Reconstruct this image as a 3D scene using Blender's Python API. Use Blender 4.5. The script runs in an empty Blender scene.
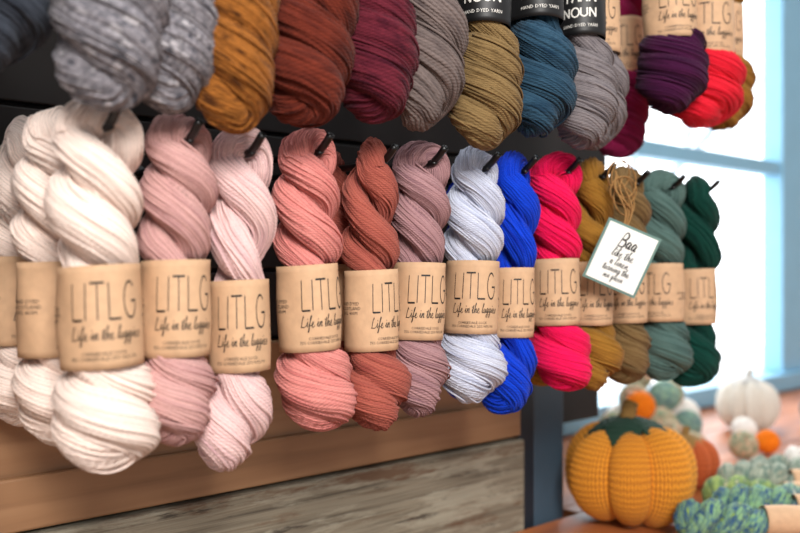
import bpy, math, random
import numpy as np
from mathutils import Vector, Matrix
random.seed(4)
S = bpy.context.scene
try:
    S.view_settings.view_transform = 'Standard'
    S.view_settings.look = 'None'
except Exception as e:
    print(e)
EYE = 1.22            # eye height above floor; table top at 0.765

def lin(c):
    return tuple(((v/255)/12.92 if v/255 <= .04045 else ((v/255+.055)/1.055)**2.4) for v in c) + (1,)

# ---------------------------------------------------------------- helpers
def link(ob, parent=None):
    S.collection.objects.link(ob)
    if parent: ob.parent = parent
    return ob

def empty(name, loc=(0, 0, 0)):
    e = bpy.data.objects.new(name, None); e.empty_display_size = .02
    e.location = loc
    return link(e)

def obj(name, me, parent=None, loc=(0, 0, 0), rot=(0, 0, 0), scale=(1, 1, 1), mat=None):
    o = bpy.data.objects.new(name, me)
    o.location = loc; o.rotation_euler = rot; o.scale = scale
    link(o, parent)
    if mat:
        if len(me.materials) == 0: me.materials.append(mat)
        o.material_slots[0].link = 'OBJECT'
        o.material_slots[0].material = mat
    return o

def raw_mesh(name, V, F, UV=None, smooth=True):
    me = bpy.data.meshes.new(name)
    V = np.asarray(V, dtype=np.float32); F = np.asarray(F, dtype=np.int32)
    k = F.shape[1]
    me.vertices.add(len(V)); me.vertices.foreach_set('co', V.ravel())
    me.loops.add(F.size); me.loops.foreach_set('vertex_index', F.ravel())
    me.polygons.add(len(F))
    me.polygons.foreach_set('loop_start', np.arange(0, F.size, k, dtype=np.int32))
    try: me.polygons.foreach_set('loop_total', np.full(len(F), k, dtype=np.int32))
    except Exception: pass
    me.update(calc_edges=True)
    if UV is not None:
        l = me.uv_layers.new(name='UVMap')
        l.data.foreach_set('uv', np.asarray(UV, dtype=np.float32).ravel())
    me.polygons.foreach_set('use_smooth', np.full(len(F), smooth, dtype=bool))
    me.validate(); me.update()
    return me

def grid_faces(N, M, close_n=True, close_m=True, base=0):
    """vertices index i*M+j"""
    ni = N if close_n else N-1; mj = M if close_m else M-1
    i, j = np.meshgrid(np.arange(ni), np.arange(mj), indexing='ij')
    i2 = (i+1) % N; j2 = (j+1) % M
    F = np.stack([i*M+j, i*M+j2, i2*M+j2, i2*M+j], -1).reshape(-1, 4) + base
    return F, i.ravel(), j.ravel()

def frames(C, closed=True):
    C = np.asarray(C, float); N = len(C)
    if closed: T = np.roll(C, -1, 0)-np.roll(C, 1, 0)
    else: T = np.gradient(C, axis=0)
    T /= np.linalg.norm(T, axis=1)[:, None]+1e-12
    Nn = np.zeros_like(C)
    v = np.cross(T[0], [0.13, 1, 0.21]); v /= np.linalg.norm(v); Nn[0] = v
    for i in range(1, N):
        v = Nn[i-1]-T[i]*np.dot(Nn[i-1], T[i]); Nn[i] = v/np.linalg.norm(v)
    B = np.cross(T, Nn)
    if closed:
        v = Nn[-1]-T[0]*np.dot(Nn[-1], T[0]); v /= np.linalg.norm(v)
        ang = math.atan2(np.dot(v, B[0]), np.dot(v, Nn[0]))
        a = -ang*np.arange(N)/N
        Nn, B = Nn*np.cos(a)[:, None]+B*np.sin(a)[:, None], -Nn*np.sin(a)[:, None]+B*np.cos(a)[:, None]
    return T, Nn, B

def tube(C, r, sides=8, closed=False):
    C = np.asarray(C, float); N = len(C)
    r = np.broadcast_to(np.asarray(r, float), (N,))
    T, Nn, B = frames(C, closed)
    a = np.arange(sides)/sides*2*np.pi
    V = C[:, None]+r[:, None, None]*(np.cos(a)[None, :, None]*Nn[:, None]+np.sin(a)[None, :, None]*B[:, None])
    F, _, _ = grid_faces(N, sides, closed, True)
    V = V.reshape(-1, 3)
    if not closed:
        n0 = len(V); V = np.vstack([V, C[0], C[-1]])
        cap = []
        for j in range(0, sides, 2):
            cap.append([n0, (j+2) % sides, (j+1) % sides, j])
            b = (N-1)*sides
            cap.append([n0+1, b+j, b+(j+1) % sides, b+(j+2) % sides])
        F = np.vstack([F, cap])
    return V, F

def merge(parts):
    Vs, Fs, b = [], [], 0
    for V, F in parts:
        Vs.append(V); Fs.append(np.asarray(F)+b); b += len(V)
    return np.vstack(Vs), np.vstack(Fs)

def catmull(P, k=8):
    P = [np.array(p, float) for p in P]
    P = [2*P[0]-P[1]]+P+[2*P[-1]-P[-2]]
    out = []
    for i in range(1, len(P)-2):
        for t in np.arange(k)/k:
            p0, p1, p2, p3 = P[i-1:i+3]
            out.append(.5*((2*p1)+(-p0+p2)*t+(2*p0-5*p1+4*p2-p3)*t*t+(-p0+3*p1-3*p2+p3)*t**3))
    out.append(P[-2])
    return np.array(out)

def box(name, x0, x1, y0, y1, z0, z1, mat, parent=None, bev=.002):
    V = [(x, y, z) for x in (x0, x1) for y in (y0, y1) for z in (z0, z1)]
    V = np.array(V)
    c = V.mean(0)
    F = [(0, 1, 3, 2), (4, 6, 7, 5), (0, 4, 5, 1), (2, 3, 7, 6), (0, 2, 6, 4), (1, 5, 7, 3)]
    me = raw_mesh(name, V-c, F, smooth=False)
    o = obj(name, me, parent, loc=tuple(c), mat=mat)
    if bev:
        b = o.modifiers.new('bevel', 'BEVEL'); b.width = bev; b.segments = 2
    return o

# ---------------------------------------------------------------- materials
def new_mat(name):
    m = bpy.data.materials.new(name); m.use_nodes = True
    nt = m.node_tree; bs = nt.nodes['Principled BSDF']
    return m, nt, bs

def math_node(nt, op, a, b=None, c=None):
    n = nt.nodes.new('ShaderNodeMath'); n.operation = op
    for k, v in enumerate((a, b, c)):
        if v is None: continue
        if isinstance(v, (int, float)): n.inputs[k].default_value = v
        else: nt.links.new(v, n.inputs[k])
    return n.outputs[0]

def mixc(nt, fac, a, b, typ='MIX'):
    n = nt.nodes.new('ShaderNodeMix'); n.data_type = 'RGBA'; n.blend_type = typ
    for s, v in ((n.inputs[0], fac), (n.inputs[6], a), (n.inputs[7], b)):
        if isinstance(v, (int, float)): s.default_value = v
        elif isinstance(v, tuple): s.default_value = v
        else: nt.links.new(v, s)
    return n.outputs[2]

def ramp(nt, fac, stops):
    n = nt.nodes.new('ShaderNodeValToRGB'); nt.links.new(fac, n.inputs[0])
    e = n.color_ramp.elements
    while len(e) < len(stops): e.new(.5)
    for k, (p, c) in enumerate(stops):
        e[k].position = p; e[k].color = c if isinstance(c, tuple) else (c, c, c, 1)
    return n.outputs[0]

def plain(name, col, rough=.6, noise=0, metallic=0, bump=0, nscale=60):
    m, nt, bs = new_mat(name)
    bs.inputs['Base Color'].default_value = lin(col)
    bs.inputs['Roughness'].default_value = rough
    bs.inputs['Metallic'].default_value = metallic
    if noise or bump:
        tc = nt.nodes.new('ShaderNodeTexCoord'); nz = nt.nodes.new('ShaderNodeTexNoise')
        nz.inputs['Scale'].default_value = nscale; nz.inputs['Detail'].default_value = 5
        nt.links.new(tc.outputs['Object'], nz.inputs['Vector'])
        if noise:
            d = lin(tuple(v*(1-noise) for v in col)); l = lin(tuple(min(255, v*(1+noise*.5)) for v in col))
            nt.links.new(mixc(nt, nz.outputs[0], d, l), bs.inputs['Base Color'])
        if bump:
            b = nt.nodes.new('ShaderNodeBump'); b.inputs['Strength'].default_value = bump
            b.inputs['Distance'].default_value = .002
            nt.links.new(nz.outputs[0], b.inputs['Height']); nt.links.new(b.outputs[0], bs.inputs['Normal'])
    return m

def yarn_mat(name, cols, contrast=.5, long_scale=.12, gain=1.0):
    """cols: list of sRGB tones mixed along the strands (hand dyed look). UV.x = cm along, UV.y = strand no."""
    m, nt, bs = new_mat(name)
    uv = nt.nodes.new('ShaderNodeUVMap')
    sp = nt.nodes.new('ShaderNodeSeparateXYZ'); nt.links.new(uv.outputs[0], sp.inputs[0])
    oi = nt.nodes.new('ShaderNodeObjectInfo')
    cmb = nt.nodes.new('ShaderNodeCombineXYZ')
    nt.links.new(math_node(nt, 'MULTIPLY', sp.outputs[0], long_scale), cmb.inputs[0])
    nt.links.new(math_node(nt, 'MULTIPLY', math_node(nt, 'FLOOR', sp.outputs[1]), .37), cmb.inputs[1])
    nt.links.new(math_node(nt, 'MULTIPLY', oi.outputs['Random'], 37.0), cmb.inputs[2])
    nz = nt.nodes.new('ShaderNodeTexNoise'); nz.inputs['Scale'].default_value = 1.5
    nz.inputs['Detail'].default_value = 3
    nt.links.new(cmb.outputs[0], nz.inputs['Vector'])
    n = len(cols)
    st = [(0.5+(k/(n-1)-.5)*contrast if n > 1 else .5, lin(tuple(v*gain for v in c))) for k, c in enumerate(cols)]
    col = ramp(nt, nz.outputs[0], st)
    # ply twist
    ply = math_node(nt, 'SINE', math_node(nt, 'MULTIPLY', math_node(nt, 'ADD', math_node(nt, 'MULTIPLY', sp.outputs[0], 3.2), math_node(nt, 'MULTIPLY', sp.outputs[1], 1.0)), 6.2832))
    plyc = math_node(nt, 'MULTIPLY_ADD', ply, .05, .96)
    fz = nt.nodes.new('ShaderNodeTexNoise'); fz.inputs['Scale'].default_value = 800; fz.inputs['Detail'].default_value = 3
    tc = nt.nodes.new('ShaderNodeTexCoord'); nt.links.new(tc.outputs['Object'], fz.inputs['Vector'])
    v = math_node(nt, 'MULTIPLY', plyc, math_node(nt, 'MULTIPLY_ADD', fz.outputs[0], .5, .77))
    # crease shade in the valleys between strands, painted into the colour
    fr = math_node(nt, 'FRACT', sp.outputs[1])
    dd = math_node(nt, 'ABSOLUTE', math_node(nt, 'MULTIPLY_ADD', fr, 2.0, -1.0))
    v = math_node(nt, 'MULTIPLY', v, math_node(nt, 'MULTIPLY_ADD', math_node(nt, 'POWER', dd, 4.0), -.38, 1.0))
    cc = nt.nodes.new('ShaderNodeCombineColor')
    for k in range(3): nt.links.new(v, cc.inputs[k])
    nt.links.new(mixc(nt, 1.0, col, cc.outputs[0], 'MULTIPLY'), bs.inputs['Base Color'])
    bs.inputs['Roughness'].default_value = .9
    bs.inputs['Specular IOR Level'].default_value = .1
    bs.inputs['Sheen Weight'].default_value = .06
    b = nt.nodes.new('ShaderNodeBump'); b.inputs['Strength'].default_value = .6; b.inputs['Distance'].default_value = .0006
    h = math_node(nt, 'ADD', math_node(nt, 'MULTIPLY', ply, .5), math_node(nt, 'MULTIPLY', fz.outputs[0], 2.2))
    nt.links.new(h, b.inputs['Height']); nt.links.new(b.outputs[0], bs.inputs['Normal'])
    return m

def wood_mat(name, stops, sx=2, sz=40, bump=.4, rough=.6, patch=None):
    m, nt, bs = new_mat(name)
    tc = nt.nodes.new('ShaderNodeTexCoord'); mp = nt.nodes.new('ShaderNodeMapping')
    mp.inputs['Scale'].default_value = (sx, sz*.6, sz)
    nt.links.new(tc.outputs['Object'], mp.inputs[0])
    nz = nt.nodes.new('ShaderNodeTexNoise'); nz.inputs['Scale'].default_value = 1; nz.inputs['Detail'].default_value = 7
    nz.inputs['Distortion'].default_value = .6
    nt.links.new(mp.outputs[0], nz.inputs['Vector'])
    col = ramp(nt, nz.outputs[0], [(p, lin(c)) for p, c in stops])
    if patch:
        for k, (lo, hi, c, sc, amt) in enumerate(patch):
            n2 = nt.nodes.new('ShaderNodeTexNoise'); n2.inputs['Scale'].default_value = 1; n2.inputs['Detail'].default_value = 8
            n2.inputs['Roughness'].default_value = .7
            mp2 = nt.nodes.new('ShaderNodeMapping'); mp2.inputs['Scale'].default_value = sc; mp2.inputs['Location'].default_value = (k*3.1, 0, k*1.7)
            nt.links.new(tc.outputs['Object'], mp2.inputs[0]); nt.links.new(mp2.outputs[0], n2.inputs['Vector'])
            f = ramp(nt, n2.outputs[0], [(lo, 0.0), (hi, amt)])
            col = mixc(nt, f, col, lin(c))
    nt.links.new(col, bs.inputs['Base Color'])
    bs.inputs['Roughness'].default_value = rough
    b = nt.nodes.new('ShaderNodeBump'); b.inputs['Strength'].default_value = bump; b.inputs['Distance'].default_value = .003
    nt.links.new(nz.outputs[0], b.inputs['Height']); nt.links.new(b.outputs[0], bs.inputs['Normal'])
    return m

KRAFT = plain('kraft_paper', (204, 166, 130), .75, noise=.1, bump=.15, nscale=90)
BLACKLBL = plain('black_paper', (16, 16, 18), .5, noise=.1)
INK = plain('black_ink', (22, 17, 15), .6)
WHITEINK = plain('white_ink', (225, 222, 215), .6)
PEG = plain('black_plastic', (8, 8, 9), .3)

# ---------------------------------------------------------------- yarn hank mesh
def smooth(a, b, x):
    t = np.clip((x-a)/(b-a), 0, 1); return t*t*(3-2*t)

def hank_mesh(name, seed, H=.34, turns=2.9, o=.0202, r=.0205, n=42, lab=(.43, .78), bulge=1.22, sub=6, N=360, tw=2, topr=.88, sq=.23, loose=20):
    rng = np.random.RandomState(seed)
    th = np.arange(N)/N*2*np.pi
    s = (1-np.cos(th))/2; sgn = np.where(np.sin(th) >= 0, 1., -1.)
    rr = r*(topr+(1-topr)*smooth(.0, .22, s))
    rr *= 1+.08*np.sin(s*9+rng.rand()*6)*smooth(.1, .2, s)*(1-smooth(lab[0]-.1, lab[0], s))
    rr *= 1+.06*sgn*np.sin(th)**2
    squeeze = smooth(lab[0]-.06, lab[0]+.02, s)*(1-smooth(lab[1]-.02, lab[1]+.06, s))
    rr *= 1-sq*squeeze
    bl = smooth(lab[1], lab[1]+.11, s)
    rr *= 1+(bulge-1)*bl*(1-.2*smooth(.93, 1, s))
    oo = o*(1-sq*squeeze)*(1+(bulge-1)*.7*bl)
    e = .055
    L = np.ones(N)
    L = np.where(s < e, np.sqrt(np.clip(1-((e-s)/e)**2, 0, 1)), L)
    eb = .085
    L = np.where(s > 1-eb, np.sqrt(np.clip(1-((s-1+eb)/eb)**2, 0, 1)), L)
    g = np.clip(s-.07, 0, 1); g = g+.02*np.sin(s*11+seed)*smooth(.1, .3, s)+.09*smooth(lab[1], 1, s)
    ph = rng.uniform(-.3, .3)+2*np.pi*turns*g
    zt = -rr[0]; zb = -(H-rr[N//2])
    z = zt+(zb-zt)*s
    bx = .006*np.sin(s*4+rng.rand()*6)*smooth(.05, .3, s); by = .004*np.sin(s*5+rng.rand()*6)*smooth(.05, .3, s)
    lo = smooth(lab[1]+.02, 1, s)
    bx = bx*(1-squeeze)+rng.uniform(-.012, .012)*lo; by = by*(1-squeeze)
    C = np.stack([sgn*L*oo*np.cos(ph)+bx, sgn*L*oo*np.sin(ph)+by, z], 1)
    for _ in range(3): C = .5*C+.25*(np.roll(C, 1, 0)+np.roll(C, -1, 0))
    T, Nn, B = frames(C)
    M = n*sub
    a = np.arange(M)/M*2*np.pi
    A, TH = np.meshgrid(a, th); tt = TH/(2*np.pi)
    wob = .6*np.sin(3*TH+2*A+rng.rand()*6)+.42*np.sin(7*TH-A+rng.rand()*6)+.26*np.sin(13*TH+3*A+rng.rand()*6)+.16*np.sin(23*TH-4*A+rng.rand()*6)+.10*np.sin(41*TH+7*A+rng.rand()*6)
    ps = n*(A/(2*np.pi)+tw*tt)+wob
    k = np.floor(ps).astype(int); fr = ps-k
    K = 30
    H1 = rng.rand(n, K)
    q = tt*K; q0 = np.floor(q).astype(int) % K; q1 = (q0+1) % K; f = q-np.floor(q); f = f*f*(3-2*f)
    kk = k % n
    hk = H1[kk, q0]*(1-f)+H1[kk, q1]*f
    sr = math.pi*r/n
    prof = np.sqrt(np.clip(1-(2*fr-1)**2, 0, 1))
    sqz = squeeze[:, None]
    lump = (.0014*np.sin(5*TH+A*2+seed)+.0010*np.sin(9*TH-2*A))*(1-.8*sqz)
    R = rr[:, None]*(.93)+lump+sr*1.4*prof*(.65+.35*hk)+.0032*(hk-.5)*(1-.6*sqz)
    V = C[:, None]+R[..., None]*(np.cos(A)[..., None]*Nn[:, None]+np.sin(A)[..., None]*B[:, None])
    F, I, J = grid_faces(N, M)
    seg = np.linalg.norm(np.roll(C, -1, 0)-C, axis=1); cum = np.concatenate([[0], np.cumsum(seg)])*100
    i1 = I+1; j1 = J+1
    def U(ii, jj):
        b = ps[ii % N, jj % M]+np.where(jj >= M, n, 0)+np.where(ii >= N, n*tw, 0)
        return np.stack([cum[ii], b], -1)
    UV = np.stack([U(I, J), U(I, j1), U(i1, j1), U(i1, J)], 1).reshape(-1, 2)
    Vf = V.reshape(-1, 3)
    parts = [(Vf, F)]; uvs = [UV]
    for q in range(loose):
        s0 = rng.randint(0, N); ln = rng.randint(35, 90); a0 = rng.rand()*6.28; da = rng.uniform(-1, 1)*1.3
        idx = (s0+np.arange(ln)) % N
        t = np.arange(ln)/(ln-1)
        aa = a0+da*t-2*np.pi*tw*(np.arange(ln)/N)+.12*np.sin(t*9)
        edge = np.minimum(1, 7*np.minimum(t, 1-t))
        rad = rr[idx]*.93+sr*.2+sr*1.4*edge*(1-.6*squeeze[idx])
        P = C[idx]+rad[:, None]*(np.cos(aa)[:, None]*Nn[idx]+np.sin(aa)[:, None]*B[idx])
        tv, tf = tube(P, sr*.9, 6)
        parts.append((tv, tf))
        uu = np.zeros((len(tf)*4, 2)); uu[:, 1] = q*3.3+.5; uu[:, 0] = np.repeat(np.arange(len(tf))/6.*.2, 4)[:len(uu)]
        uvs.append(uu)
    V2, F2 = merge(parts)
    return raw_mesh(name, V2, F2, np.vstack(uvs))

HANK_A = [hank_mesh('hank_a%d' % i, 10+i, turns=t, bulge=b, tw=w) for i, (t, b, w) in enumerate([(2.5, 1.26, 2), (2.8, 1.22, 2), (2.3, 1.32, 1), (3.0, 1.24, 2), (2.6, 1.28, 3)])]
HANK_B = [hank_mesh('hank_b%d' % i, 40+i, turns=t, bulge=b, tw=w, lab=(.30, .62), topr=.9) for i, (t, b, w) in enumerate([(2.7, 1.25, 2), (3.1, 1.32, 2), (2.5, 1.3, 1), (2.9, 1.22, 2)])]
HANK_C = [hank_mesh('hank_c%d' % i, 70+i, turns=t, bulge=1.15, tw=2, n=24, lab=(.10, .46), sub=6, N=240, sq=.42, loose=4) for i, t in enumerate([2.3, 2.8])]

# ---------------------------------------------------------------- printed labels
GLY = {
 'L': ([(.5, 1.7), (.3, 2.1), (.1, 1.3), (.0, .2), (-.1, .05), (.3, .05), (.9, .05), (1.2, .35)], 1.25, None),
 'i': ([(0, .3), (.25, 1), (.22, .2), (.5, .1)], .55, 'dot'),
 'f': ([(0, .2), (.4, 1.2), (.55, 2.1), (.35, 1.9), (.22, 0), (.05, -.9), (.3, -.7), (.35, .2), (.7, .3)], .75, None),
 'e': ([(0, .3), (.4, .6), (.35, 1), (.1, .7), (.15, .1), (.5, 0), (.75, .3)], .75, None),
 'n': ([(0, .2), (.15, 1), (.15, 0), (.35, .8), (.55, .95), (.6, .1), (.85, .2)], .9, None),
 't': ([(0, .3), (.25, 1.7), (.2, .1), (.5, .1)], .55, 'bar'),
 'h': ([(0, .3), (.3, 1.9), (.18, 2.0), (.1, 0), (.3, .8), (.5, .9), (.55, .1), (.8, .2)], .85, None),
 'l': ([(0, .3), (.35, 1.8), (.2, 2.0), (.15, .2), (.45, .1)], .5, None),
 'u': ([(0, .8), (.1, .9), (.1, .15), (.35, .05), (.55, .9), (.55, .1), (.8, .2)], .85, None),
 'g': ([(.5, .9), (.2, 1), (.05, .4), (.3, .1), (.5, .9), (.45, -.7), (.2, -.9), (.1, -.5), (.75, .3)], .8, None),
 's': ([(0, .2), (.3, 1), (.4, .5), (.3, 0), (.05, .05)], .6, None),
 'a': ([(.5, .9), (.2, 1), (.05, .4), (.3, .1), (.5, .9), (.5, .1), (.75, .2)], .8, None),
 'B': ([(.1, 0), (.2, 2), (.7, 1.9), (.7, 1.2), (.2, 1.05), (.8, .9), (.8, .1), (.1, 0)], 1.1, None),
 'k': ([(0, .3), (.3, 2), (.1, 2), (.1, 0), (.45, .9), (.2, .6), (.6, .05)], .7, None),
 'r': ([(0, .3), (.15, 1), (.35, .9), (.3, .1), (.6, .15)], .65, None),
}
def ribbon(P, w):
    P = np.asarray(P, float)
    T = np.gradient(P, axis=0); T /= np.linalg.norm(T, axis=1)[:, None]+1e-9
    Nn = np.stack([-T[:, 1], T[:, 0]], 1)
    w = w*(1+.35*T[:, 1:2]**2*np.sign(-T[:, 1:2])) if len(P) > 3 else w
    V = np.empty((len(P)*2, 2)); V[0::2] = P-Nn*w/2; V[1::2] = P+Nn*w/2
    F = [(2*i, 2*i+2, 2*i+3, 2*i+1) for i in range(len(P)-1)]
    return V, np.array(F)

def cursive(text, h, w):
    parts = []; x = 0
    for ch in text:
        if ch == ' ': x += .5; continue
        pts, adv, ex = GLY[ch]
        P = catmull([(px+x+py*.18, py) for px, py in pts], 6)
        parts.append(ribbon(P*h, w))
        if ex == 'dot': parts.append(ribbon(np.array([(x+.42, 1.4), (x+.5, 1.55)])*h, w*1.3))
        if ex == 'bar': parts.append(ribbon(np.array([(x+.0, 1.25), (x+.6, 1.35)])*h, w))
        x += adv
    V, F = merge(parts); V[:, 0] -= x*h/2
    return V, F

def ribbon_plain(P, w):
    T = np.gradient(P, axis=0); T /= np.linalg.norm(T, axis=1)[:, None]+1e-9
    Nn = np.stack([-T[:, 1], T[:, 0]], 1)
    V = np.empty((len(P)*2, 2)); V[0::2] = P-Nn*w/2; V[1::2] = P+Nn*w/2
    return V, np.array([(2*i, 2*i+2, 2*i+3, 2*i+1) for i in range(len(P)-1)])
def seg_line(p, q, w, k=6):
    t = np.linspace(0, 1, k)[:, None]
    return ribbon_plain(np.array(p)*(1-t)+np.array(q)*t, w)

def caps(text, W, h, w):
    """simple condensed capitals"""
    d = {'L': ([[(0, 1), (0, 0)], [(0, 0), (.6, 0)]], .78), 'I': ([[(0, 1), (0, 0)]], .25),
         'T': ([[(0, 1), (.75, 1)], [(.375, 1), (.375, 0)]], .95),
         'Y': ([[(0, 1), (.35, .5)], [(.7, 1), (.35, .5)], [(.35, .5), (.35, 0)]], .85),
         'A': ([[(0, 0), (.35, 1)], [(.35, 1), (.7, 0)], [(.12, .35), (.58, .35)]], .85),
         'R': ([[(0, 0), (0, 1)], [(0, 1), (.4, 1)], [(.4, 1), (.55, .78)], [(.55, .78), (.4, .52)], [(.4, .52), (0, .52)], [(.3, .52), (.6, 0)]], .8),
         'N': ([[(0, 0), (0, 1)], [(0, 1), (.6, 0)], [(.6, 0), (.6, 1)]], .85),
         'O': (None, .9), 'U': ([[(0, 1), (0, .2)], [(0, .2), (.3, 0)], [(.3, 0), (.6, .2)], [(.6, .2), (.6, 1)]], .85), 'G': (None, .9)}
    parts = []; x = 0
    for ch in text:
        sg, adv = d[ch]
        if ch in 'GO':
            a0, a1 = (math.radians(45), math.radians(360)) if ch == 'G' else (0, 2*math.pi)
            t = np.linspace(a0, a1, 26)
            P = np.stack([x+.37+.37*np.cos(t), .5+.5*np.sin(t)], 1)
            if ch == 'G': P = np.vstack([P, [(x+.74, .48)]])
            parts.append(ribbon_plain(P*h, w))
            if ch == 'G': parts.append(seg_line(((x+.42)*h, .46*h), ((x+.76)*h, .46*h), w))
        else:
            for a, b in sg: parts.append(seg_line(((a[0]+x)*h, a[1]*h), ((b[0]+x)*h, b[1]*h), w))
        x += adv
    V, F = merge(parts)
    V[:, 0] -= (x*h-.15*h)/2; V[:, 0] *= W/(x*h)
    return V, F

def smalltext(txt, size):
    cu = bpy.data.curves.new('t', 'FONT'); cu.body = txt; cu.size = size; cu.align_x = 'CENTER'; cu.resolution_u = 1
    o = bpy.data.objects.new('t', cu); S.collection.objects.link(o)
    dg = bpy.context.evaluated_depsgraph_get()
    me = bpy.data.meshes.new_from_object(o.evaluated_get(dg))
    V = np.array([v.co[:2] for v in me.vertices]) if len(me.vertices) else np.zeros((0, 2))
    F = []
    for p in me.polygons:
        vs = list(p.vertices)
        for k in range(1, len(vs)-1): F.append((vs[0], vs[k], vs[k+1], vs[k+1]))
    bpy.data.objects.remove(o); bpy.data.curves.remove(cu); bpy.data.meshes.remove(me)
    return V, F

RL = .0368
def wob_r(ang, z):   # paper band is not a perfect cylinder
    return RL+.0008*np.sin(3*ang+1)+.0005*np.sin(5*ang+z*60)-.0009*np.cos(z*60)+.0008*np.sin(2*ang)

def band_mesh(name, h, top):
    N = 96; K = 14
    ang = np.arange(N)/N*2*np.pi
    rows = []
    zs = list(np.linspace(0, -h, K))
    prof = [(z, 0) for z in zs]+[(z, -.0008) for z in zs[::-1]]
    for z, off in prof:
        R = wob_r(ang, z)+off
        tilt = .0012*np.sin(ang+.7)
        rows.append(np.stack([R*np.sin(ang), -R*np.cos(ang), top+z+tilt], 1))
    V = np.concatenate(rows)
    F, _, _ = grid_faces(len(prof), N)
    return raw_mesh(name, V, F)

def wrap(parts, name, top):
    Vs, Fs, b = [], [], 0
    for V, F, dx, dz in parts:
        if len(V) == 0: continue
        x = V[:, 0]+dx; z = V[:, 1]+dz; ang = x/RL
        R = wob_r(ang, z)+.00035
        Vs.append(np.stack([R*np.sin(ang), -R*np.cos(ang), top+z+.0012*np.sin(ang+.7)], 1)); 
        Fs += [tuple(int(i)+b for i in f) for f in F]; b += len(V)
    me = bpy.data.meshes.new(name)
    Fs = [f[:3] if f[2] == f[3] else f for f in Fs]
    me.from_pydata(np.vstack(Vs).tolist(), [], Fs); me.validate(); me.update()
    return me

KH = .094
BAND = band_mesh('kraft_band', KH, 0)
BAND_S = band_mesh('black_band', .075, 0)
c1 = caps('LITLG', .060, .033, .0021)
c2 = cursive('Life in the luggies', .0058, .0009)
c2[0][:, 0] *= .064/np.ptp(c2[0][:, 0])
t1 = smalltext('CORRIEDALE SOCK\n75% CORRIEDALE 25% NYLON', .0046)
t2 = smalltext('HAND DYED\nIN SCOTLAND\n100G  400M', .0055)
t3 = smalltext('GENTLE HAND WASH\nDRY FLAT\nHAND DYED YARN', .0045)
PRINT = wrap([c1+(0.002, -.049), c2+(.003, -.067), t1+(0, -.081), t2+(-.062, -.04), t3+(.064, -.05), t2+(.11, -.035)], 'print', 0)
b1 = caps('YARN', .05, .017, .0026); b2 = caps('NOUN', .05, .012, .0018)
PRINT_B = wrap([b1+(0, -.032), b2+(0, -.052), b1+(.08, -.032), b1+(-.08, -.032), smalltext('HAND DYED YARN', .006)+(0, -.065)], 'print_b', 0)

def skein(x, y, top, mesh, mat, lab_rot=-25, w=1.0, h=1.0, yaw=0, lean=0, lab='kraft', lab_top=-.152, name='yarn_skein', fwd=0):
    e = empty(name, (x, y, EYE+top))
    e.rotation_euler = (math.radians(fwd), math.radians(lean), 0)
    obj('twisted_yarn', mesh, e, rot=(0, 0, math.radians(yaw)), scale=(w, w, h), mat=mat)
    if lab:
        rnd = random.uniform(-2, 2)
        R = (0, math.radians(rnd), math.radians(lab_rot)); sc = (w, w, 1)
        lt = (.045*math.sin(math.radians(rnd)), 0, lab_top*h)
        if lab == 'kraft':
            obj('paper_label', BAND, e, lt, R, sc, KRAFT)
            obj('label_print', PRINT, e, lt, R, sc, INK)
        else:
            obj('paper_label', BAND_S, e, lt, R, sc, BLACKLBL)
            obj('label_print', PRINT_B, e, lt, R, sc, WHITEINK)
    return e

M = {}
def ym(k, cols, **kw):
    M[k] = yarn_mat('yarn_'+k, cols, **kw)
ym('cream', [(240, 214, 202), (254, 234, 222), (248, 224, 212)])
ym('dusty', [(188, 142, 140), (212, 166, 160), (180, 132, 134)])
ym('blush', [(224, 184, 184), (238, 202, 198), (212, 170, 174)])
ym('salmon', [(202, 114, 110), (224, 144, 136), (190, 102, 100)])
ym('rust', [(146, 72, 62), (174, 94, 80), (132, 60, 56)])
ym('mauve', [(144, 106, 110), (174, 134, 136), (130, 94, 102)])
ym('ice', [(180, 186, 212), (212, 216, 232), (168, 176, 204)])
ym('cobalt', [(8, 42, 165), (14, 66, 210), (6, 30, 140)])
ym('hotpink', [(222, 6, 66), (242, 22, 90), (204, 4, 54)])
ym('mustard', [(130, 86, 28), (158, 112, 44), (108, 70, 24)])
ym('olive', [(102, 78, 46), (128, 102, 66), (86, 66, 40)])
ym('sage', [(70, 96, 90), (90, 116, 110), (56, 82, 80)])
ym('forest', [(6, 48, 40), (16, 66, 56), (4, 36, 32)])
ym('greytweed', [(78, 78, 86), (150, 146, 152), (98, 96, 102), (184, 180, 184)], contrast=.36, long_scale=.8, gain=.98)
ym('slate', [(50, 58, 72), (84, 92, 106), (36, 42, 54)], contrast=.5, long_scale=.3, gain=.85)
ym('umber', [(80, 44, 18), (162, 100, 42), (112, 68, 26)], contrast=.40, long_scale=.5, gain=.95)
ym('chestnut', [(60, 20, 16), (112, 46, 32), (76, 28, 22)], contrast=.45, long_scale=.3, gain=.95)
ym('plum', [(66, 16, 32), (104, 34, 48), (48, 10, 26)], contrast=.45, long_scale=.3, gain=.95)
ym('taupe', [(78, 68, 68), (122, 108, 104), (92, 82, 80)], contrast=.5, long_scale=.3, gain=.95)
ym('khaki', [(92, 70, 40), (142, 116, 76), (108, 86, 54)], contrast=.5, long_scale=.3, gain=.95)
ym('steel', [(20, 46, 68), (50, 82, 104), (28, 56, 78)], contrast=.5, long_scale=.3, gain=.95)
ym('pewter', [(104, 98, 102), (136, 128, 130), (94, 88, 94)], contrast=.5, long_scale=.3, gain=.95)
ym('aubergine', [(44, 10, 42), (70, 20, 60), (34, 6, 34)], gain=.98)
ym('scarlet', [(214, 18, 40), (235, 38, 58), (196, 10, 34)])
ym('magenta', [(124, 20, 62), (156, 36, 84)])
ym('seagreen', [(80, 130, 110), (160, 190, 160), (70, 110, 126), (206, 210, 190)], contrast=.5, long_scale=.4)
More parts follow.
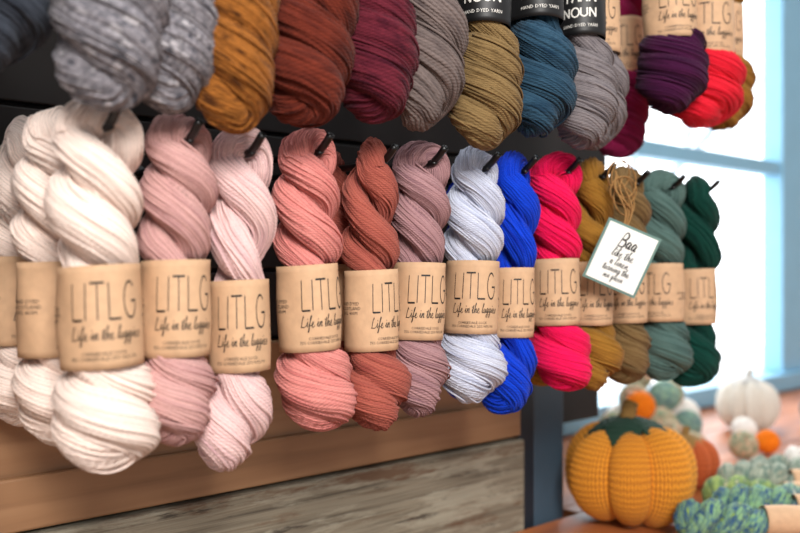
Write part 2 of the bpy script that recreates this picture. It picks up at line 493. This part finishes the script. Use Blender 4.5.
ym('bluegreen', [(60, 110, 150), (140, 180, 130), (50, 84, 126), (150, 180, 70)], contrast=.45, long_scale=.3)
ym('moss', [(110, 140, 70), (164, 184, 110), (80, 120, 90), (210, 206, 166)], contrast=.5, long_scale=.4)
ym('greyteal', [(120, 138, 132), (176, 182, 164), (100, 128, 118), (190, 182, 158)], contrast=.5, long_scale=.4)
ym('rainbow', [(220, 70, 20), (230, 200, 170), (40, 130, 100), (220, 40, 40)], contrast=.5, long_scale=.5)
ym('white', [(232, 226, 218), (244, 240, 234)])
ym('orange', [(230, 104, 14), (244, 140, 30)])

YF = .81
low = [  # x, top, height, mat, label_rot, width, variant, yaw, lean
 (.205, .155, .340, 'cream', -15, 1.05, 1, 20, 0),
 (.354, .157, .349, 'cream', -22, 1.03, 0, 0, -.5),
 (.436, .152, .327, 'dusty', -18, .93, 1, 30, 1.0),
 (.507, .146, .359, 'blush', -30, .88, 2, -20, 0.5),
 (.594, .154, .340, 'salmon', -8, .93, 3, 15, -.5),
 (.687, .150, .344, 'rust', 4, .86, 4, 40, 0),
 (.768, .156, .340, 'mauve', -24, .90, 1, -10, 1.5),
 (.864, .156, .334, 'ice', -44, .96, 0, 25, 1.5),
 (.940, .158, .358, 'cobalt', -30, .84, 2, 10, .5),
 (1.035, .163, .342, 'hotpink', -46, .96, 3, -30, 1.0),
 (1.119, .162, .348, 'mustard', -40, .90, 4, 0, 0.5),
 (1.208, .158, .340, 'olive', -50, .93, 1, 20, 0.5),
 (1.312, .158, .345, 'sage', -84, .98, 0, -15, 0.5),
 (1.422, .157, .362, 'forest', -30, .97, 2, 35, 2.0),
]
for x, top, h, mk, lr, w, v, yaw, lean in low:
    skein(x, YF, top, HANK_A[v], M[mk], lr, w, h/.34, yaw, lean)
for x, y, top, h, mk, lr, w, v, yaw in [
  (.352, .905, .160, .345, 'cream', 25, 1.0, 3, 40), (.350, .993, .160, .335, 'cream', 10, .96, 4, 70),
  (.205, .91, .160, .345, 'cream', 25, 1.0, 2, 40),
  (.687, .895, .152, .335, 'rust', -60, .9, 0, 60), (.940, .895, .158, .35, 'cobalt', 0, .9, 1, 60),
  (1.119, .895, .16, .345, 'mustard', 0, .9, 2, 50), (1.208, .895, .158, .34, 'olive', 0, .95, 3, 50),
  (1.422, .897, .157, .35, 'forest', 0, .95, 0, 50)]:
    skein(x, y, top, HANK_A[v], M[mk], lr, w, h/.34, yaw, 0)

YU = .745
up = [  # x, y, bottom z, H, mat, width, variant, yaw, label kind, label rot
 (.175, .745, .150, .36, 'slate', 1.05, 0, 0, 'kraft', 0),
 (.262, .83, .172, .36, 'slate', 1.05, 0, 0, 'kraft', 0),
 (.343, YU, .136, .39, 'greytweed', 1.05, 3, 10, 'kraft', 0),
 (.402, YU+.015, .142, .39, 'greytweed', .90, 1, -40, 'kraft', 0),
 (.462, YU, .128, .39, 'umber', .84, 3, 30, 'kraft', 0),
 (.548, YU, .142, .39, 'chestnut', 1.0, 0, 50, 'kraft', 0),
 (.632, YU, .156, .38, 'plum', .93, 1, 80, 'kraft', 0),
 (.716, YU, .155, .39, 'taupe', 1.0, 2, 20, 'kraft', 0),
 (.812, YU, .142, .34, 'khaki', .94, 3, 60, 'black', -48),
 (.908, YU, .166, .34, 'steel', .98, 0, -20, 'black', -40),
 (1.005, YU, .160, .34, 'pewter', .92, 1, 35, 'black', -55),
 (1.088, .78, .170, .34, 'pewter', .92, 2, 5, 'kraft', -55),
 (1.230, YU, .233, .30, 'aubergine', 1.05, 1, 15, 'kraft', -40),
 (1.330, YU, .224, .30, 'scarlet', 1.25, 2, -15, 'kraft', -55),
 (1.490, .80, .240, .32, 'mustard', 1.0, 0, -15, 'kraft', -55),
 (1.305, .88, .185, .34, 'magenta', 1.0, 3, -15, 'kraft', -55),
]
for x, y, zb, H, mk, w, v, yaw, lab, lr in up:
    skein(x, y, zb+H, HANK_B[v], M[mk], lr, w, H/.34, yaw, random.uniform(-1, 1), lab, -.110 if lab == 'kraft' else -.118)

# ---------------------------------------------------------------- display rack
rack = empty('yarn_display_rack', (0, 0, 0))
DARK = plain('dark_slat_board', (34, 31, 31), .6, noise=.25, nscale=14)
for k in range(11):
    z0 = EYE-.10+k*.095
    box('slat_%d' % (k+1), -.7, 1.50, 1.05, 1.068, z0+.003, z0+.092, DARK, rack, .002)
box('back_panel', -.7, 1.50, 1.069, 1.09, EYE-.30, EYE+.95, DARK, rack, 0)
TAN = wood_mat('tan_board', [(.25, (120, 86, 58)), (.5, (154, 114, 80)), (.75, (172, 132, 96))], sx=1.5, sz=30, bump=.15, rough=.5)
box('tan_board', -.7, 1.210, 1.035, 1.068, EYE-.296, EYE-.103, TAN, rack, .003)
box('tan_lip', -.7, 1.210, 1.024, 1.0345, EYE-.2955, EYE-.235, TAN, rack, .003)
WEATH = wood_mat('weathered_plank', [(.28, (58, 50, 42)), (.42, (108, 99, 84)), (.58, (136, 127, 109)), (.75, (88, 70, 52))], sx=3, sz=110, bump=.9, rough=.85,
                 patch=[(.50, .58, (158, 152, 134), (4, 9, 26), .75), (.56, .64, (94, 64, 42), (4, 9, 24), .8), (.60, .66, (46, 38, 32), (8, 9, 70), .8)])
box('weathered_plank', -.7, 1.210, 1.015, 1.06, .74, EYE-.300, WEATH, rack, .004)
box('weathered_plank_low', -.7, 1.210, 1.020, 1.06, .40, .737, WEATH, rack, .004)
POST = plain('blue_grey_paint', (70, 90, 106), .5, noise=.15, nscale=12)
POSTD = plain('dark_paint', (34, 42, 52), .5, noise=.15, nscale=12)
box('end_post_edge', 1.212, 1.255, 1.03, 1.12, 0.0, EYE+.0, POSTD, rack, .004)
box('end_post', 1.257, 1.345, 1.035, 1.12, 0.0, EYE+.0, POST, rack, .004)
box('foot_left', -.7, -.6, 1.03, 1.12, 0.0, .41, POST, rack, .004)
pg = []
def peg(x, y, zt):
    P = [(x, 1.06, zt-.031), (x, .95, zt-.030), (x, y-.005, zt-.0295), (x, y-.024, zt-.026), (x, y-.042, zt-.012)]
    C = catmull(P, 5)
    pg.append(tube(C, .0044, 10))
    pg.append(tube([(x, 1.05, zt-.031), (x, 1.044, zt-.031)], .011, 12))
for r_ in low: peg(r_[0], YF, EYE+r_[1])
for r_ in up: peg(r_[0], r_[1], EYE+r_[2]+r_[3])
V_, F_ = merge(pg)
obj('pegs', raw_mesh('pegs', V_, F_), rack, mat=PEG)

# ---------------------------------------------------------------- twine and tag
TW = plain('twine', (160, 118, 66), .9, noise=.3, nscale=300)
tag = empty('price_tag', (1.080, .730, EYE+.012))
tag.rotation_euler = (math.radians(4), 0, math.radians(-50))
W2, H2 = .036, .042
tb = empty('tag_tilt'); tb.parent = tag; tb.rotation_euler = (0, math.radians(24), 0)
CARD = plain('tag_card', (236, 236, 230), .6, noise=.03)
TEAL = plain('tag_border', (96, 128, 120), .6)
box('card', -W2, W2, 0, .0012, -H2, H2, CARD, tb, .0004)
box('border_card', -W2-.0035, W2+.0035, .0013, .0024, -H2-.0035, H2+.0035, TEAL, tb, .0004)
parts = []
for txt, sz, dz, ww in [('Baa', .0100, .014, .0018), ('like the', .0062, -.001, .001), ('a linen', .0055, -.013, .0009), ('turning the', .005, -.023, .0009), ('sea green', .0045, -.033, .0008)]:
    v, f = cursive(txt, sz, ww); v[:, 1] += dz; parts.append((v, f))
V_, F_ = merge(parts)
obj('handwriting', raw_mesh('hw', np.stack([V_[:, 0], np.full(len(V_), -.0005), V_[:, 1]], 1), F_, smooth=False), tb, mat=INK)
tws = []
for q in range(5):
    rng = np.random.RandomState(q)
    P = [(1.082+.006*rng.rand(), .731, EYE+.048), (1.098+.02*rng.rand(), .742-.01*rng.rand(), EYE+.08), (1.115+.02*rng.randn()*.4, .752, EYE+.11), (1.119, .766, EYE+.136), (1.125, .772, EYE+.142)]
    tws.append(tube(catmull(P, 8), .0012, 6))
for q in range(5):
    rng = np.random.RandomState(30+q)
    a = np.linspace(0, 6.28, 30)
    cx = 1.130+.014*rng.randn(); cz = EYE+.115+.012*rng.randn()
    P = np.stack([cx+.022*np.cos(a)*(1+.3*rng.rand()), .757-.004*np.sin(a+q), cz+.02*np.sin(a)*(1+.3*rng.rand())], 1)
    tws.append(tube(P, .0011, 6, False))
V_, F_ = merge(tws)
bpy.context.view_layer.update()
tw = obj('twine_bow', raw_mesh('twine_bow', V_, F_), tag, mat=TW)
tw.matrix_parent_inverse = tag.matrix_world.inverted()

# ---------------------------------------------------------------- counter
CW = wood_mat('orange_wood', [(.25, (120, 62, 30)), (.5, (168, 96, 52)), (.75, (190, 116, 66))], sx=2, sz=25, bump=.1, rough=.4)
ctr = empty('wooden_counter')
TT = .765
for k in range(5):
    box('top_plank_%d' % (k+1), .9, 4.3, .40+k*.2185, .40+(k+1)*.2185-.002, TT-.035, TT, CW, ctr, .002) if k < 2 else \
    box('top_plank_%d' % (k+1), 1.0 if k == 2 else 1.36, 4.3, .40+k*.2185, .40+(k+1)*.2185-.002 if k != 2 else 1.012, TT-.035, TT, CW, ctr, .002)
box('top_plank_6', 1.36, 4.3, 1.0135, 1.053, TT-.035, TT, CW, ctr, .002)
for k, (x, y) in enumerate([(.96, .46), (4.2, .46), (1.45, 1.4), (4.2, 1.4)]):
    box('leg_%d' % (k+1), x-.035, x+.035, y-.035, y+.035, 0, TT-.036, CW, ctr, .003)
box('apron', 1.0, 4.2, .45, .475, TT-.13, TT-.036, CW, ctr, .002)

# ---------------------------------------------------------------- knitted pumpkins
def knit_mat(name, c, dark):
    m, nt, bs = new_mat(name)
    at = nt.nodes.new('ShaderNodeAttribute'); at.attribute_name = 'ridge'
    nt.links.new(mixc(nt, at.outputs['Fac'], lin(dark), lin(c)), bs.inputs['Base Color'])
    bs.inputs['Roughness'].default_value = .9; bs.inputs['Sheen Weight'].default_value = .1
    return m
def pumpkin(name, loc, R, Hh, lobes, mat, stem_mat, leaf_mat, cols=84, rows=30, yaw=0, tilt=0):
    e = empty(name, loc); e.rotation_euler = (math.radians(tilt), 0, math.radians(yaw))
    Nn = rows*6; Mm = cols*6
    ph = np.linspace(-math.pi/2+.02, math.pi/2-.02, Nn); th = np.arange(Mm)/Mm*2*np.pi
    TH, PH = np.meshgrid(th, ph)
    g = np.abs(np.sin(lobes*TH/2+.30*np.sin(2*TH)))**.55
    lob = 1-(.24*(1-g))*np.cos(PH)**.3
    rad = np.cos(PH)**.68*R*lob*(1+.04*np.sin(3*TH+1))
    zz = Hh/2*np.sign(np.sin(PH))*np.abs(np.sin(PH))**.9*(.82+.18*g)*(1+.05*np.sin(2*TH))
    dim = np.exp(-(rad/(R*.30))**2)
    zz = zz-np.where(PH > 0, 1, -.6)*dim*Hh*.20
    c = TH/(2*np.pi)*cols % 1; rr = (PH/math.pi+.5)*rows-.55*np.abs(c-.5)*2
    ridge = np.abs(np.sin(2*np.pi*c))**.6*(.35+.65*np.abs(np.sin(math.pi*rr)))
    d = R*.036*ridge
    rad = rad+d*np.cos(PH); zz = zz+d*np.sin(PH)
    V = np.stack([rad*np.cos(TH), rad*np.sin(TH), zz], -1).reshape(-1, 3)
    zmin = V[:, 2].min(); V[:, 2] -= zmin
    F, _, _ = grid_faces(Nn, Mm, False, True)
    F = F[:, ::-1]
    me = raw_mesh(name+'_body', V, F)
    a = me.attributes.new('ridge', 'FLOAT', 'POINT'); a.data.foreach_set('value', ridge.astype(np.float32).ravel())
    obj('knitted_body', me, e, mat=mat)
    zt = -zmin+Hh*.30
    P = catmull([(0, 0, zt-.01), (0, 0, zt+Hh*.14), (.004, .002, zt+Hh*.27), (R*.14, -.004, zt+Hh*.40)], 10)
    t = np.linspace(0, 1, len(P))
    sr = R*.13*(1.25-.4*t)*(1+.06*np.sin(t*40))
    V2, F2 = tube(P, sr, 16)
    obj('stem', raw_mesh('stem', V2, F2), e, mat=stem_mat)
    lp = []
    for L5 in range(5):
        a0 = L5*2*math.pi/5+.4
        K, J = 22, 12
        u = np.linspace(0, 1, K); v = np.linspace(-1, 1, J)
        UU, VV = np.meshgrid(u, v, indexing='ij')
        wid = R*.27*np.sin(math.pi*np.clip(UU, .03, .985))**.6
        rc = R*(.08+.62*UU); lat = VV*wid
        zc = zt+Hh*(.25-.03*UU-.19*UU**2.2)+R*.03*(1-VV**2)+R*.012*np.sin(UU*40)
        X = rc*math.cos(a0)-lat*math.sin(a0); Y = rc*math.sin(a0)+lat*math.cos(a0)
        top = np.stack([X, Y, zc], -1).reshape(-1, 3); bot = np.stack([X, Y, zc-R*.05], -1).reshape(-1, 3)
        f, _, _ = grid_faces(K, J, False, False)
        lp.append((top, f)); lp.append((bot, f[:, ::-1]))
        rim = list(range(J))+[i*J+J-1 for i in range(1, K)]+[(K-1)*J+j for j in range(J-2, -1, -1)]+[i*J for i in range(K-2, 0, -1)]
        nb = len(top); both = np.vstack([top, bot])
        lp.append((both, np.array([[rim[i], rim[(i+1) % len(rim)], rim[(i+1) % len(rim)]+nb, rim[i]+nb] for i in range(len(rim))])))
    Vt, Ft = merge(lp)
    obj('leaf_collar', raw_mesh('collar', Vt, Ft), e, mat=leaf_mat)
    return e
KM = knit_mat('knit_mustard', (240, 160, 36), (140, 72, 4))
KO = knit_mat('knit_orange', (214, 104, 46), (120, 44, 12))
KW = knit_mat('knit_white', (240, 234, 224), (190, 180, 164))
GRN = plain('crochet_green', (22, 56, 40), .9, noise=.4, bump=.8, nscale=260)
BRN = plain('crochet_brown', (140, 104, 50), .9, noise=.3, bump=.6, nscale=200)
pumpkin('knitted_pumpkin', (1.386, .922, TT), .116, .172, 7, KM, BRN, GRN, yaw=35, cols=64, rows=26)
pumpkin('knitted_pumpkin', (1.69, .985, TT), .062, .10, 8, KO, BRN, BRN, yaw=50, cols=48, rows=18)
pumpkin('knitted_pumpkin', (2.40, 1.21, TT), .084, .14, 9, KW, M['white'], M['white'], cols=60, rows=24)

# ---------------------------------------------------------------- yarn balls
def ball_mesh(name, seed, R=.04):
    rng = np.random.RandomState(seed); parts = []
    for k in range(70):
        n = rng.randn(3); n /= np.linalg.norm(n); u = np.cross(n, rng.randn(3)); u /= np.linalg.norm(u); v = np.cross(n, u)
        a = np.arange(36)/36*2*np.pi; off = rng.uniform(-.35, .35)*R; r = math.sqrt(R*R-off*off)
        C = n*off+r*(np.cos(a)[:, None]*u+np.sin(a)[:, None]*v)
        parts.append(tube(C, R*.045, 5, True))
    V, F = merge(parts)
    UV = np.repeat(np.arange(len(F))/36., 4); UV = np.stack([UV*.7, np.repeat(np.arange(len(F))//180, 4)+.5], 1)
    return raw_mesh(name, V, F, UV)
BALL = [ball_mesh('ball%d' % i, i) for i in range(2)]
pile = empty('yarn_ball_pile', (2.05, 1.27, TT))
items = [(-.10, .07, .044, 1, 'rainbow'), (-.02, .10, .048, 1.1, 'white'), (.06, .07, .044, 1, 'orange'), (.0, 0, .048, 1.1, 'rainbow'), (.10, -.02, .040, .9, 'seagreen'),
         (.18, .04, .048, 1.1, 'white'), (.24, .11, .048, 1.1, 'moss'), (.14, .12, .044, 1, 'scarlet'), (-.13, -.03, .040, .9, 'white'), (-.06, -.07, .038, .85, 'rainbow'),
         (-.04, .05, .112, 1, 'rainbow'), (.05, .02, .114, 1, 'seagreen'), (.13, .055, .112, 1, 'rainbow'), (-.09, 0, .105, .9, 'orange'), (.02, .075, .16, .8, 'rainbow')]
for k, (dx, dy, dz, s, mk) in enumerate(items):
    obj('ball_%d' % (k+1), BALL[k % 2], pile, (dx, dy, dz), (k, k*2, 0), (s, s, s), M[mk])
for x, y, s, mk in [(2.12, 1.02, .70, 'orange'), (2.50, 1.02, 1.0, 'white'), (2.32, .98, .7, 'seagreen'), (2.62, 1.12, 1.0, 'greytweed'), (2.02, 1.03, .8, 'rainbow'),
                    (2.28, .86, .75, 'white'), (2.42, .88, .8, 'taupe'), (2.10, .86, .7, 'white'), (1.92, 1.10, .8, 'rainbow'), (2.2, 1.12, .8, 'white'),
                    (2.75, .98, 1.0, 'white'), (2.05, .76, .7, 'blush'), (2.6, .92, .9, 'rainbow')]:
    obj('yarn_ball', BALL[0], None, (x, y, TT+.044*s), (x*3, y*5, 0), (s, s, s), M[mk])

def mini(x, y, z, ang, mk, v, sc=.76):
    e = empty('mini_yarn_skein', (x, y, TT+z))
    e.rotation_euler = (0, math.radians(-90), math.radians(ang))
    obj('twisted_yarn', HANK_C[v], e, (0, 0, .17*sc), (0, 0, 1), (sc, sc, sc), M[mk])
    obj('paper_label', BAND, e, (0, 0, .134*sc), (0, 0, math.radians(90)), (sc*.86, sc*.86, 1.2*sc), KRAFT)
for a in [(1.425, .710, .037, 138, 'bluegreen', 0), (1.535, .710, .037, 139, 'bluegreen', 1), (1.610, .762, .037, 137, 'moss', 0),
          (1.72, .800, .037, 139, 'greyteal', 1), (1.85, .80, .037, 141, 'greyteal', 0), (1.66, .650, .037, 138, 'seagreen', 0),
          (1.98, .79, .037, 140, 'white', 1)]:
    mini(*a)

# ---------------------------------------------------------------- room
FLOOR = wood_mat('floor_wood', [(.3, (88, 62, 44)), (.6, (130, 96, 70))], sx=2, sz=20)
box('floor', -3, 5.5, -3.5, 1.5, -.05, 0, FLOOR, None, 0)
BLUE = plain('blue_window_paint', (136, 190, 218), .45, noise=.06, nscale=10)
WALL = plain('pale_blue_wall', (176, 204, 216), .7, noise=.05, nscale=6)
YW = 1.5
x0, x1 = 1.95, 4.5; zb, zt = EYE-.42, EYE+1.15
wl = empty('wall_back')
box('below_window', -3, 5.5, YW, YW+.14, 0, zb-.03, WALL, wl, 0)
box('above_window', -3, 5.5, YW, YW+.14, zt+.03, 2.8, WALL, wl, 0)
box('left_of_window', -3, x0-.03, YW, YW+.14, zb-.03, zt+.03, WALL, wl, 0)
box('right_of_window', x1+.03, 5.5, YW, YW+.14, zb-.03, zt+.03, WALL, wl, 0)
wn = empty('window_1')
box('frame_left', x0-.03, x0+.05, YW-.01, YW+.12, zb, zt, BLUE, wn, .004)
box('frame_right', x1-.05, x1+.03, YW-.01, YW+.12, zb, zt, BLUE, wn, .004)
box('frame_bottom', x0-.03, x1+.03, YW-.02, YW+.12, zb-.03, zb+.03, BLUE, wn, .004)
box('frame_top', x0-.03, x1+.03, YW-.01, YW+.12, zt-.03, zt+.03, BLUE, wn, .004)
box('rail', x0+.05, x1-.05, YW+.02, YW+.08, EYE+.335, EYE+.385, BLUE, wn, .004)
box('mullion', 3.26, 3.46, YW+.01, YW+.09, zb+.03, zt-.03, BLUE, wn, .006)
gm, nt, bs = new_mat('glass'); 
tr = nt.nodes.new('ShaderNodeBsdfTransparent'); gl = nt.nodes.new('ShaderNodeBsdfGlossy'); gl.inputs['Roughness'].default_value = .02
mx = nt.nodes.new('ShaderNodeMixShader'); mx.inputs[0].default_value = .04
nt.links.new(tr.outputs[0], mx.inputs[1]); nt.links.new(gl.outputs[0], mx.inputs[2])
nt.links.new(mx.outputs[0], nt.nodes['Material Output'].inputs[0])
box('glass_pane', x0+.05, x1-.05, YW+.048, YW+.052, zb+.03, zt-.03, gm, wn, 0)

GR = plain('pale_ground', (240, 242, 245), .9)
box('ground_outside', -4, 14, 1.65, 14, -.3, -.05, GR, None, 0)
BARK = plain('bark', (190, 205, 220), .9)
tp = []
def branch(p, d, L, r, depth, rng):
    pts = [p]; q = p
    for k in range(4):
        d = d+rng.randn(3)*.12; d /= np.linalg.norm(d); q = q+d*L/4; pts.append(q)
    tp.append(tube(catmull(pts, 3), np.linspace(r, r*.6, 13), 6))
    if depth > 0:
        for k in range(3):
            nd = d+rng.randn(3)*.55; nd /= np.linalg.norm(nd); branch(pts[rng.randint(2, 5)], nd, L*.68, r*.55, depth-1, rng)
rg = np.random.RandomState(3)
branch(np.array([8.2, 5.5, -.3]), np.array([0, 0, 1.]), 1.9, .10, 4, rg)
V_, F_ = merge(tp)
obj('bare_tree', raw_mesh('bare_tree', V_, F_), None, mat=BARK)

# ---------------------------------------------------------------- light: bright overcast street side (+Y), dimmer shop side (-Y)
w = bpy.data.worlds.new('World'); S.world = w; w.use_nodes = True
nt = w.node_tree; bg = nt.nodes['Background']
tc = nt.nodes.new('ShaderNodeTexCoord'); nz = nt.nodes.new('ShaderNodeTexNoise'); nz.inputs['Scale'].default_value = 3
nt.links.new(tc.outputs['Generated'], nz.inputs['Vector'])
nt.links.new(ramp(nt, nz.outputs[0], [(.35, (.88, .94, 1, 1)), (.6, (1, 1, 1, 1))]), bg.inputs[0])
sp = nt.nodes.new('ShaderNodeSeparateXYZ'); nt.links.new(tc.outputs['Generated'], sp.inputs[0])
st = ramp(nt, math_node(nt, 'MULTIPLY_ADD', sp.outputs[1], .5, .5), [(.42, (.14, .14, .14, 1)), (.60, (1, 1, 1, 1))])
nt.links.new(math_node(nt, 'MULTIPLY', st, 4.3), bg.inputs[1])
def area(name, loc, target, size, power, col=(1, 1, 1)):
    l = bpy.data.lights.new(name, 'AREA'); l.energy = power; l.size = size; l.color = col
    o = bpy.data.objects.new(name, l); o.location = loc
    o.rotation_euler = (Vector(target)-Vector(loc)).to_track_quat('-Z', 'Y').to_euler()
    link(o)
area('key_light', (-.4, -1.2, 2.4), (.8, .8, 1.0), .9, 88, (1, .96, .92))  # soft key added behind the camera for general fill, no actual fixture
sun = bpy.data.lights.new('sun', 'SUN'); sun.energy = 3.0; sun.angle = .15; sun.color = (1, .97, .92)
so = bpy.data.objects.new('sun', sun); so.rotation_euler = Vector((-.75, -.75, -.55)).to_track_quat('-Z', 'Y').to_euler(); link(so)

# ---------------------------------------------------------------- camera
cam = bpy.data.cameras.new('camera'); co = bpy.data.objects.new('camera', cam); link(co)
co.location = (0, 0, EYE); co.rotation_euler = (math.radians(90), 0, math.radians(-42.1))
cam.lens = 40.5; cam.sensor_width = 36
cam.clip_start = .02
cam.dof.use_dof = True; cam.dof.focus_distance = 1.08; cam.dof.aperture_fstop = 2.8
S.camera = co
